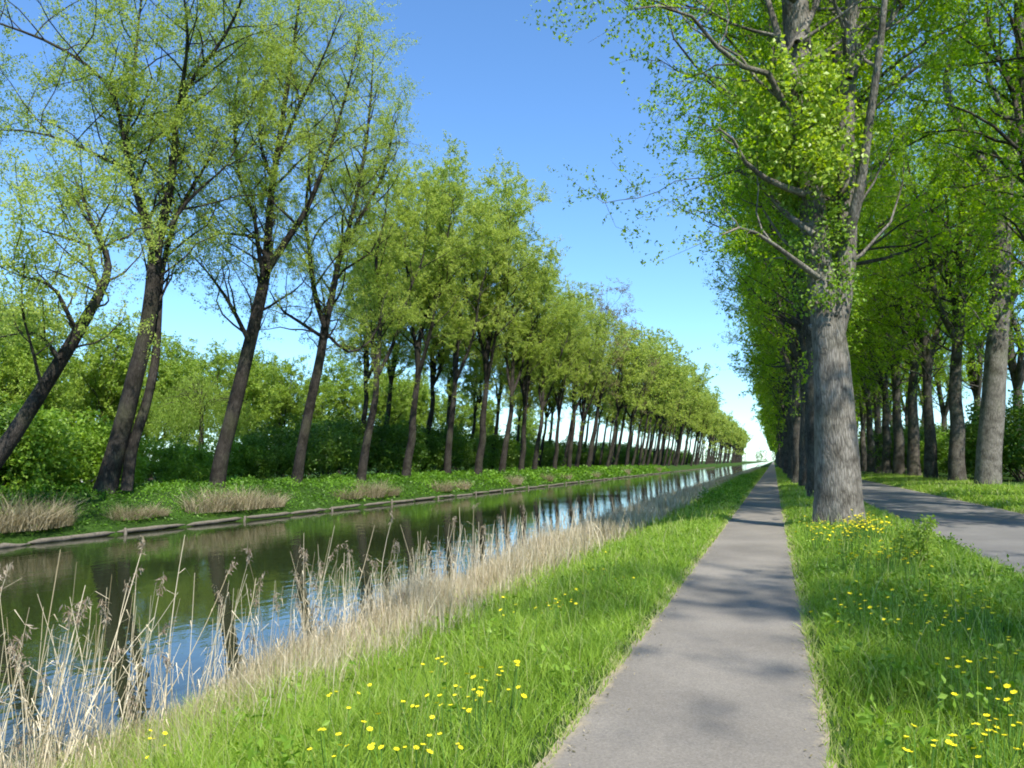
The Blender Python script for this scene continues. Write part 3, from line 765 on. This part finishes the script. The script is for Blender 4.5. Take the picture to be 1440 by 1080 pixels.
bt = [build_tree(450 + i, generic_stems(np.random.default_rng(450 + i), 11, .2, 3, (.03, 0), 4, .35), {**LEFT, 'mat': M['leaf_w'], 'clear': 2.6, 'top': 11, 'len': 2.8, 'step': .42, 'leaf': .17, 'nl': 20, 'twig': False}) for i in range(2)]
bspots = [(10, -52, 1.25), (150, -48, 1.2), (215, -58, 1.4), (350, -62, 1.5), (560, -66, 1.6), (640, -64, 1.4), (740, -70, 1.5), (-40, -46, 1.0), (40, -44, .8), (100, -60, 1.05), (190, -52, .75), (250, -62, 1.3), (320, -48, 1.15), (395, -50, 1.2), (435, -55, 1.15), (480, -58, 1.35), (535, -50, 1.1), (590, -55, 1.2), (680, -60, 1.25)]
for k, (px, X, sc) in enumerate(sorted(bspots)):
    p = at_x(px, 660, X)
    plant_tree('field_tree', bt[k % 2], f'pale green rounded tree well behind the far bank, {ORD[k]} from the left edge', 'tree', (p[0], p[1], ground_z(p[0], p[1])), k * 1.1, 'pale trees beyond the far bank', sc * (.85 if px < 450 else 1))

# right hand background beyond the road
for k in range(26):
    y = 58 + k * 5.2 + rng.normal(); x = (16.2 if k % 2 else 22.5) + rng.normal() * .8
    plant_shrub('shrub', SH[(k * 2) % 3], f'dark hedge shrub beyond the road behind the tree rows, {ORD[k]} from the right edge', 'shrub', x, y, rng.uniform(0, 6.28), 'hedge shrubs beyond the road', rng.uniform(1.1, 1.5))

# far off woods that close the fields on both sides
def far_wood(seed, lo, hi, n, mat):
    rng = np.random.default_rng(seed); P = []; T = []
    for i in range(n):
        c = lo + (hi - lo) * rng.uniform(0, 1) + np.array([rng.normal() * 4, rng.normal() * 4, 0]); h = rng.uniform(9, 17)
        m = 130; d = unit(rng.normal(size=(m, 3))); q = c + d * [3.5, 3.5, h * .5] * rng.uniform(.7, 1.05, (m, 1)) + [0, 0, h * .5]
        P.append(q[q[:, 2] > 0]); T.append(np.clip(rng.uniform(0, .5) + rng.uniform(0, .5, (q[:, 2] > 0).sum()), 0, 1))
    P = np.concatenate(P); T = np.concatenate(T); V, A = leaves(rng, P, 1.1, .2, .4, T)
    return mesh_obj('far_wood', V, [np.arange(len(V)).reshape(-1, 4)], mat, None, False, A)
tag(far_wood(1, np.array([-120, 60, 0.]), np.array([-170, 700, 0.]), 130, M['leaf_d']), 'far dark wood across the fields behind the far bank', 'wood', kind='stuff')
tag(far_wood(2, np.array([70, 60, 0.]), np.array([120, 600, 0.]), 110, M['leaf_d']), 'far dark wood across the fields beyond the road', 'wood', kind='stuff')
tag(far_wood(3, np.array([-160, 860, 0.]), np.array([90, 860, 0.]), 80, M['leaf_d']), 'far green wood closing the end of the canal', 'wood', kind='stuff')

# pale shed glimpsed behind the crooked tree
p = at_x(100, 612, -58)
sh = thing('shed', 'small pale shed half hidden behind bushes at the left', 'shed', (p[0], p[1], -.3), .5)
def box(x0, x1, y0, y1, z0, z1):
    V = np.array([(x, y, z) for z in (z0, z1) for x, y in ((x0, y0), (x1, y0), (x1, y1), (x0, y1))], float)
    return V, np.array([(0, 3, 2, 1), (4, 5, 6, 7), (0, 1, 5, 4), (1, 2, 6, 5), (2, 3, 7, 6), (3, 0, 4, 7)])
V, Q = box(-2, 2, -1.5, 1.5, 0, 3.0); mesh_obj('wall', V, Q, M['shed'], sh)
V = np.array([(-2.3, -1.8, 2.95), (2.3, -1.8, 2.95), (2.3, 1.8, 2.95), (-2.3, 1.8, 2.95), (-2.3, 0, 4), (2.3, 0, 4)]); mesh_obj('roof', V, [np.array([(0, 1, 5, 4), (2, 3, 4, 5), (3, 2, 1, 0)]), np.array([(0, 4, 3), (1, 2, 5)])], M['shedroof'], sh)

# ------------------------------------------------------------------ far bank: timber edging, weeds, sedge
rng = np.random.default_rng(8)
ed = thing('bank_edging', 'weathered timber edging along the foot of the far bank', 'edging', (-22.1, 0, WATER_Z))
def beam_mesh(seed, L):
    r = np.random.default_rng(seed); n = 9; y = np.linspace(0, L, n); b = Bag()
    P = np.stack([r.normal(size=n) * .012, y, r.normal(size=n) * .01], 1)
    b.tube(P, np.array([.02] + [.085] * (n - 2) + [.02]) * (1 + .1 * r.normal(size=n)), 7, .5)
    return b.mesh('beam', M['wood'])
beams = [beam_mesh(s, 3.55) for s in range(5)]
pb = Bag(); pb.tube(np.array([[0, 0, -.5], [.01, 0, 0], [0, .01, .22], [0, .01, .26]]), np.array([.06, .06, .055, .02]), 7); post_me = pb.mesh('post', M['wood'])
y = 2.0; k = 0
while y < 330:
    if rng.uniform() > .05:
        o = link('beam', beams[k % 5], ed); o.location = (rng.normal() * .04, y, .1 + rng.normal() * .025); o.rotation_euler = (rng.normal() * .006, 0, rng.normal() * .008)
    if k % 2 == 0:
        o = link('post', post_me, ed); o.location = (.14, y + rng.normal() * .2, rng.uniform(-.08, .06)); o.rotation_euler = (rng.normal() * .05, rng.normal() * .08, 0)
    y += 3.6; k += 1

def scatter(rng, n, x0, x1, y0, y1, pw=1.0):
    """points denser towards the camera: pw > 1"""
    x = rng.uniform(x0, x1, n); y = y0 + (y1 - y0) * rng.uniform(0, 1, n) ** pw
    return x, y
# leafy weeds on the far bank
n = 66000
x, y = scatter(rng, n, -29.5, -22.35, 6, 190, 1.7)
cl = wob(x, y, .55, 1) + .7 * wob(x, y, 1.6, 2)
hh = np.clip(.32 + .3 * cl, .05, .85) * rng.uniform(.25, 1, n) * np.interp(x, [-29.5, -26, -23, -22.3], [.6, .7, 1.0, .55])
P = np.stack([x, y, ground_z(x, y) + hh], 1)
d = np.clip(np.hypot(x, y) / 40, .8, 3)
V, A = leaves(rng, P, .125, .3, .7, np.clip(.3 + .45 * cl + rng.uniform(-.35, .35, n), 0, 1), .3)
V = (V.reshape(-1, 4, 3) - P[:, None]) * d[:, None, None] + P[:, None]
tag(mesh_obj('bank_weeds', V.reshape(-1, 3), [np.arange(len(V) * 4).reshape(-1, 4)], M['weed'], None, False, A), 'lush green weeds covering the far bank slope', 'weeds', kind='stuff')

def blades(rng, x, y, z, h, w, lean, nseg=2, lean_dir=None):
    """tapering bent blades; returns V, list of faces"""
    n = len(x); a = rng.uniform(0, 6.28, n); la = a + rng.normal(size=n) * .6 if lean_dir is None else lean_dir
    c = np.stack([np.cos(a), np.sin(a), a * 0], 1); l = np.stack([np.cos(la), np.sin(la), la * 0], 1)
    base = np.stack([x, y, z], 1); out = []
    levels = [0, .5, 1] if nseg == 2 else [0, .35, .7, 1]
    for t in levels:
        pos = base + l * (lean * h * t ** 1.8)[:, None]; pos[:, 2] += h * t * (1 - .25 * np.clip(lean, 0, 1.5) * t)
        ww = w * (1 - t) ** .6 * .5
        if t < 1: out += [pos - c * ww[:, None], pos + c * ww[:, None]]
        else: out += [pos]
    V = np.stack(out, 1); k = V.shape[1]; i = np.arange(n)[:, None] * k
    q = [i + np.array([[2 * j, 2 * j + 1, 2 * j + 3, 2 * j + 2]]) for j in range(len(levels) - 2)]
    t = i + np.array([[k - 3, k - 2, k - 1]])
    return V.reshape(-1, 3), [np.concatenate(q), t], k

# dry sedge tufts hanging over the timber
def sedge_mesh(seed, n, R, H):
    r = np.random.default_rng(seed); a = r.uniform(0, 6.28, n); q = R * np.sqrt(r.uniform(0, 1, n)); x, y = q * np.cos(a) * .55, q * np.sin(a)
    V, Fc, k = blades(r, x, y, x * 0 - .05, H * r.uniform(.3, 1.15, n) * (1 + .3 * np.sin(y * 5 + seed)), np.full(n, .02), r.uniform(.1, 1.3, n), 3, np.arctan2(y, x) + r.normal(size=n) * 1.2)
    return build_mesh('sedge_tuft', V, Fc, M['sedge'], False, np.repeat(r.uniform(0, 1, n), k))
SG = [sedge_mesh(s, 1000, 1.1, .78) for s in range(3)]
for k, (px, sc) in enumerate([(-20, 1.2), (25, 1.35), (62, 1.1), (185, .85), (215, .7), (298, 1.15), (335, 1.3), (375, 1.15), (490, 1.0), (520, 1.2), (545, .9), (620, 1.1), (645, 1.2), (722, 1.1), (768, 1.1), (795, 1.0), (835, 1.2), (880, 1.2), (925, 1.2)]):
    p = at_x(px, 720, -22.95)
    o = link('sedge_tuft', SG[k % 3]); o.location = (p[0], p[1], float(ground_z(p[0], p[1]))); o.rotation_euler = (0, 0, (k % 2) * math.pi); o.scale = (sc, sc * (1.25 - .5 * ((k * 7) % 5) / 5), sc * (.75 + .45 * ((k * 3) % 4) / 4))
    tag(o, f'dry straw-brown sedge tuft on the far bank edge, {ORD[k]} counting from the left edge', 'sedge tuft', 'dry sedge tufts on the far bank edge')

# ------------------------------------------------------------------ near side: grass, reeds, flowers
rng = np.random.default_rng(21)
def in_view(x, y, mx=90):
    z = ground_z(x, y); u, v, d = project(np.stack([x, y, z], -1)); return (d > .5) & (u > -mx - 200 / d) & (u < 1440 + mx + 200 / d) & (v < 1080 + 120)

def field(zones):
    X = []; Y = []
    for x0, x1, y0, y1, dens in zones:
        n = int(dens * (x1 - x0) * (y1 - y0)); x = rng.uniform(x0, x1, n); y = rng.uniform(y0, y1, n); m = in_view(x, y)
        X.append(x[m]); Y.append(y[m])
    return np.concatenate(X), np.concatenate(Y)
LEFTV = (-5.4, PATH_L + .05); RIGHTV = (PATH_R - .05, 3.2)
z = []
for (a, b) in (LEFTV, RIGHTV):
    z += [(a, b, 2.6, 7, 1800), (a, b, 7, 12, 1100), (a, b, 12, 20, 700), (a, b, 20, 40, 330), (a, b, 40, 90, 100), (a, b, 90, 200, 25)]
z += [(7.1, 14, 8, 30, 150), (7.1, 12, 30, 90, 110)]
x, y = field(z); n = len(x)
dist = np.hypot(x, y)
edge = np.minimum.reduce([np.abs(x - PATH_L), np.abs(x - PATH_R), np.abs(x - 3.15), np.abs(x - 7.15)])
cl = wob(x, y, .7, .5) * .5 + wob(x, y, 2.3, 1.5) * .5
h = (.17 + .09 * cl) * rng.uniform(.55, 1.35, n) * np.clip(.42 + edge / .25, .4, 1) * np.where(x < -3.6, 1.25, 1)
w = .0072 * np.clip(dist / 5.2, 1, 8) * rng.uniform(.7, 1.4, n)
V, Fc, k = blades(rng, x, y, ground_z(x, y) - .01, h, w, rng.uniform(.1, .95, n), 2)
tint = np.clip(.33 + .2 * cl + rng.normal(size=n) * .16, 0, .72)
dry = rng.uniform(0, 1, n) < np.where(edge < .07, .45, .03) + np.clip((-x - 3.6) / 1.8, 0, .45); tint[dry] = rng.uniform(.85, 1, dry.sum())
tag(mesh_obj('grass', V, Fc, M['grass'], None, False, np.repeat(tint, k)), 'long bright green grass on both verges of the path', 'grass', kind='stuff')

tall_i = rng.choice(n, 5200, replace=False)
V, Fc, k = blades(rng, x[tall_i], y[tall_i], ground_z(x[tall_i], y[tall_i]), rng.uniform(.28, .52, 5200) * np.clip(.4 + edge[tall_i], .4, 1), w[tall_i] * .55, rng.uniform(.05, .5, 5200), 3)
tag(mesh_obj('grass_stalks', V, Fc, M['grass'], None, False, np.repeat(rng.uniform(.55, 1, 5200), k)), 'taller pale seeding grass stalks among the verge grass', 'grass', kind='stuff')
# broad-leaved herbs mixed into the grass
xx = np.concatenate([rng.uniform(.4, 3.1, 16000), rng.uniform(-4.2, -1.35, 9000)]); yy = 3 + 20 * rng.uniform(0, 1, 25000) ** 1.2
m = in_view(xx, yy) & (wob(xx, yy, 1.7, 9) + .5 * wob(xx, yy, 4.1, 3) > np.where(xx > 0, .05, .38)); xx, yy = xx[m], yy[m]
P = np.stack([xx, yy, ground_z(xx, yy) + rng.uniform(.03, .24, len(xx))], 1)
V, A = leaves(rng, P, .06, .2, 1.0, np.clip(.35 + .35 * wob(xx, yy, 2.2, 4) + rng.uniform(-.3, .3, len(xx)), 0, 1), .26)
tag(mesh_obj('verge_herbs', V, [np.arange(len(V)).reshape(-1, 4)], M['leaf_m'], None, False, A), 'broad-leaved herbs growing among the verge grass', 'herbs', kind='stuff')
# bits of dry leaf and grass along the path edges
nl = 1100; sd = rng.uniform(0, 1, nl) < .5; xx = np.where(sd, PATH_L + np.abs(rng.normal(size=nl)) * .09, PATH_R - np.abs(rng.normal(size=nl)) * .09); yy = 3 + 24 * rng.uniform(0, 1, nl) ** 1.4
V, A = leaves(rng, np.stack([xx, yy, np.full(nl, .014)], 1), .027, 0, 8, None, .2); V[:, 2] = np.clip(V[:, 2], .009, .03)
tag(mesh_obj('leaf_litter', V, [np.arange(len(V)).reshape(-1, 4)], M['sedge'], None, False, A), 'scraps of dry grass and leaf along the path edges', 'litter', kind='stuff')

# dry grass and reed litter along the near water edge
X = []; Y = []
for y0, y1, dens in ((2.6, 8, 560), (8, 16, 720), (16, 40, 480), (40, 110, 190), (110, 260, 25)):
    nn = int(dens * 2.6 * (y1 - y0)); xx = rng.normal(-5.1, .62, nn); yy = rng.uniform(y0, y1, nn); m = in_view(xx, yy) & (xx < -3.4) & (xx > -6.6); X.append(xx[m]); Y.append(yy[m])
x = np.concatenate(X); y = np.concatenate(Y); n = len(x); dist = np.hypot(x, y)
cl = wob(x, y, .8, 3)
h = np.clip(.5 + .32 * cl, .15, 1.1) * rng.uniform(.25, 1.0, n) ** 1.3 * 1.45 * np.interp(y, [3, 9, 15], [.6, .75, 1])
V, Fc, k = blades(rng, x, y, np.maximum(ground_z(x, y), WATER_Z - .2) - .02, h, .009 * np.clip(dist / 7, 1, 7) * rng.uniform(.6, 1.4, n), rng.uniform(0, .7, n) ** 1.5, 2)
tag(mesh_obj('dry_grass', V, Fc, M['straw'], None, False, np.repeat(rng.uniform(0, 1, n), k)), 'pale dry grass and reed litter along the near water edge', 'dry grass', kind='stuff')

def reed_into(bag, pl, rng, base, top, r=.0055, plume=True, bend=.08, leafs=3):
    L = np.linalg.norm(top - base); t = np.linspace(0, 1, 7)[:, None]
    side = unit(np.cross(top - base, [0, 0, 1.]) + rng.normal(size=3) * .1)
    P = base * (1 - t) + top * t + side * bend * L * np.sin(t * math.pi) * rng.normal() * .6
    bag.tube(P, np.linspace(r, r * .45, 7), 4, float(np.clip(rng.normal(.6, .25), 0, 1)))
    for _ in range(leafs):
        u = rng.uniform(.3, .9) * 6; i = int(u); q = P[i] + (P[min(i + 1, 6)] - P[i]) * (u - i)
        a = rng.uniform(0, 6.28); l = rng.uniform(.1, .28); o = np.array([math.cos(a), math.sin(a), 0])
        c = np.array([-o[1], o[0], 0]) * .0036
        m = q + o * l * .5 + [0, 0, l * .25]; e = q + o * l + [0, 0, -l * rng.uniform(0, .6)]
        bag.quads(np.array([q - c, q + c, m + c, m - c]), np.full(4, rng.uniform(.4, 1))); bag.quads(np.array([m - c, m + c, e + c * .2, e - c * .2]), np.full(4, rng.uniform(.4, 1)))
    if plume:
        d = unit(P[-1] - P[-2]); o = unit(rng.normal(size=3) * [1, 1, .1]); m = 40; tt = rng.uniform(-.3, 1, m)[:, None]
        pts = P[-1] + d * tt * .14 + o * (tt.clip(0) ** 2) * .1 + rng.normal(size=(m, 3)) * .012
        V, A = leaves(rng, pts, .05, 1.6, 0, rng.uniform(0, 1, m), .1); pl.append((V, A))

# the mass of ordinary reeds
b = Bag(); pl = []
cnt = 0
while cnt < 1400:
    yy = 3.2 + 60 * rng.uniform() ** 2.1; xx = rng.normal(-5.4, .45)
    if wob(np.array(xx), np.array(yy), .9, 5) < rng.uniform(-.9, .5) - .1: continue
    if yy < 8.5 and rng.uniform() < .4: continue
    zz = max(float(ground_z(xx, yy)), WATER_Z - .2) - .03
    hgt = float(np.clip(rng.normal(1.0, .28), .4, 1.75)) * np.interp(yy, [3, 14, 30, 60], [1.0, .95, .75, .6])
    top = np.array([xx, yy, zz]) + np.array([rng.normal() * .16 + .06, rng.normal() * .16, 1]) * hgt
    reed_into(b, pl, rng, np.array([xx, yy, zz]), top, .0045 * max(1, yy / 9), rng.uniform() < .1, .05, int(rng.integers(0, 3))); cnt += 1
me = b.mesh('reeds', M['reed'])
Vp = np.concatenate([q[0] for q in pl]); Ap = np.concatenate([q[1] for q in pl])
o = tag(link('reeds', me), 'thick fringe of dry beige reeds along the near bank', 'reeds', kind='stuff')
po = mesh_obj('plumes', Vp, [np.arange(len(Vp)).reshape(-1, 4)], M['plume'], o, False, Ap); po['kind'] = 'stuff'

# tall single stems standing clear of the fringe
tall = [((15, 1020), (14, 793), 0), ((53, 960), (85, 773), 0), ((113, 1020), (200, 772), 1), ((238, 960), (260, 752), 0), ((230, 973), (323, 800), 1), ((93, 940), (120, 823), 0), ((167, 1003), (180, 820), 1),
        ((185, 925), (217, 868), 0), ((320, 910), (360, 813), 0), ((427, 880), (428, 782), 1), ((80, 930), (98, 868), 1), ((492, 858), (527, 738), 0), ((547, 828), (551, 730), 1), ((588, 828), (602, 768), 1), ((448, 870), (453, 802), 1), ((306, 960), (308, 850), 0)]
for k, ((bx, by), (tx, ty), plume) in enumerate(sorted(tall, key=lambda q: q[0][0])):
    Xp = -5.3 + .25 * math.sin(k * 2.3)
    p0 = at_x(bx, by, Xp); p1 = at_x(tx, ty, Xp)
    dr = (p1 - p0) / (p1[2] - p0[2]); gz = max(float(ground_z(p0[0], p0[1])), WATER_Z - .2) - .03
    base = p0 + dr * (gz - p0[2])
    b = Bag(); pl = []; reed_into(b, pl, rng, base * 0, p1 - base, .0065, bool(plume), .1, 2)
    lab = f'tall dry reed stem {"with a drooping plume" if plume else "without a plume"} above the fringe, {ORD[k]} from the left edge'
    t = thing('reed_stem', lab, 'reed', base, 0, 'tall single reed stems'); link('stem', b.mesh('stem', M['reed']), t)
    if pl: mesh_obj('plume', pl[0][0], [np.arange(len(pl[0][0])).reshape(-1, 4)], M['plume'], t, False, pl[0][1])

# yellow flowers
def flower_mesh(seed, n_head, hgt, spread, R):
    r = np.random.default_rng(seed); V = []; Fq = []; Ft = []; mi_q = []; A = []; nv = 0; mt = []
    b = Bag(); heads = []
    for i in range(n_head):
        q = np.array([r.normal() * spread, r.normal() * spread, hgt * r.uniform(.75, 1.1)])
        b.tube(smooth_path([[q[0] * .3, q[1] * .3, -.02], [q[0] * .7, q[1] * .7, q[2] * .5], q], 4), np.full(4, .0022), 3, .5); heads.append(q)
    V = [np.concatenate(b.v)]; Q = [np.concatenate(b.q)]; A = [np.concatenate(b.a)]; nv = len(V[0]); mi = [np.zeros(len(Q[0]), int)]
    for q in heads:
        tilt = unit(np.array([r.normal() * .35, r.normal() * .35 - .25, 1])); u = unit(np.cross(tilt, [1., .2, 0])); w = np.cross(tilt, u); s = R * r.uniform(.8, 1.2)
        for j in range(6):
            a = j * 1.047 + r.normal() * .1; d = u * math.cos(a) + w * math.sin(a); e = -u * math.sin(a) + w * math.cos(a)
            V.append(np.array([q, q + d * s * .7 + e * s * .45 + tilt * s * .25, q + d * s * 1.05 + tilt * s * .4, q + d * s * .7 - e * s * .45 + tilt * s * .25])); Q.append(np.array([[0, 1, 2, 3]]) + nv); nv += 4; A.append(r.uniform(.2, 1, 4)); mi.append(np.ones(1, int))
    return build_mesh('buttercup', np.concatenate(V), [np.concatenate(Q)], [M['stalk'], M['yellow']], False, np.concatenate(A), np.concatenate(mi))
FL = [flower_mesh(1, 1, .25, .01, .013), flower_mesh(2, 2, .22, .05, .012), flower_mesh(3, 1, .25, .01, .014), flower_mesh(4, 4, .26, .1, .012)]
def flowers(pts, grp, label, v0=0, sc=1.0):
    for k, (xx, yy) in enumerate(pts):
        o = link('buttercup', FL[(k + v0) % 4] if v0 < 9 else FL[3]); o.location = (xx, yy, float(ground_z(xx, yy))); o.rotation_euler = (0, 0, rng.uniform(0, 6.28)); s = sc * rng.uniform(1.0, 1.45); o.scale = (s, s, s)
        tag(o, label, 'flower', grp)
def on_ground(px, py):
    r = ray(px, py); t = -CAM_H / r[2]
    for _ in range(6):
        p = CAM_P + r * t; t = t * (CAM_H - float(ground_z(p[0], p[1])) - .22) / max(.01, CAM_H - p[2] if abs(CAM_H - p[2]) > .01 else .01)
    p = CAM_P + r * t; return p[0], p[1]
def px_cluster(cs):
    out = []
    for cx, cy, sx, sy, n in cs:
        for _ in range(n): out.append(on_ground(cx + rng.normal() * sx, cy + rng.normal() * sy))
    return out
flowers([q for q in px_cluster([(1190, 752, 28, 8, 34), (1215, 747, 13, 5, 40), (1240, 790, 40, 14, 18), (1150, 765, 14, 8, 8)]) if .4 < q[0] < 3.1], 'buttercups at the foot of the big poplar', 'yellow buttercup flowering in grass at the foot of the huge poplar', 9, 1.25)
flowers([q for q in px_cluster([(1270, 850, 45, 16, 22), (1300, 895, 25, 8, 9), (1380, 870, 12, 6, 6), (1385, 950, 28, 12, 12), (1420, 1010, 18, 14, 9), (1285, 1065, 14, 8, 5), (1395, 1055, 12, 6, 4), (1360, 1075, 8, 5, 3), (1200, 860, 20, 12, 4)]) if .4 < q[0] < 3.1], 'buttercups in the verge by the road', 'yellow buttercup in the near verge between path and road')
flowers([q for q in px_cluster([(620, 1000, 18, 6, 5), (660, 990, 25, 18, 10), (760, 850, 40, 14, 12), (860, 820, 30, 14, 8), (700, 985, 20, 10, 5), (560, 1065, 30, 10, 6), (470, 1060, 20, 10, 4), (225, 1050, 12, 6, 3), (615, 945, 10, 8, 3), (810, 780, 30, 10, 6), (500, 1010, 30, 15, 4)]) if -4.6 < q[0] < -1.4], 'buttercups in the grass beside the canal', 'yellow buttercup in the grass between path and reeds')

# tall yellow-green weeds crowding the path on its canal side further on
n = 17000
y = rng.uniform(27, 75, n); x = rng.uniform(-2.7, -1.25, n); m = wob(x, y, .5, 7) > -.35; x, y = x[m], y[m]; n = len(x)
hh = rng.uniform(.05, 1, n) ** .8 * np.clip(.6 + .3 * wob(x, y, .8, 4), .2, .95)
P = np.stack([x, y, ground_z(x, y) + hh], 1); tt = np.clip(rng.uniform(0, .8, n) + .2 * wob(x, y, .9, 4), 0, 1)
V, A = leaves(rng, P, .085, .2, .5, tt, .24)
tag(mesh_obj('bank_herbs', V, [np.arange(len(V)).reshape(-1, 4)], M['weed'], None, False, A), 'tall yellow-green herbs crowding the canal side of the path further on', 'herbs', kind='stuff')

# shrubby plant in the verge
p = on_ground(1292, 775)
sp = shrub_mesh(470, .85, .95, M['leaf_w'], .055, 34, 30, 14, .2, .006)
plant_shrub('sapling', sp, 'small leafy sapling in the verge beside the road, right of the huge poplar', 'sapling', p[0], p[1], 0, None, 1.0)
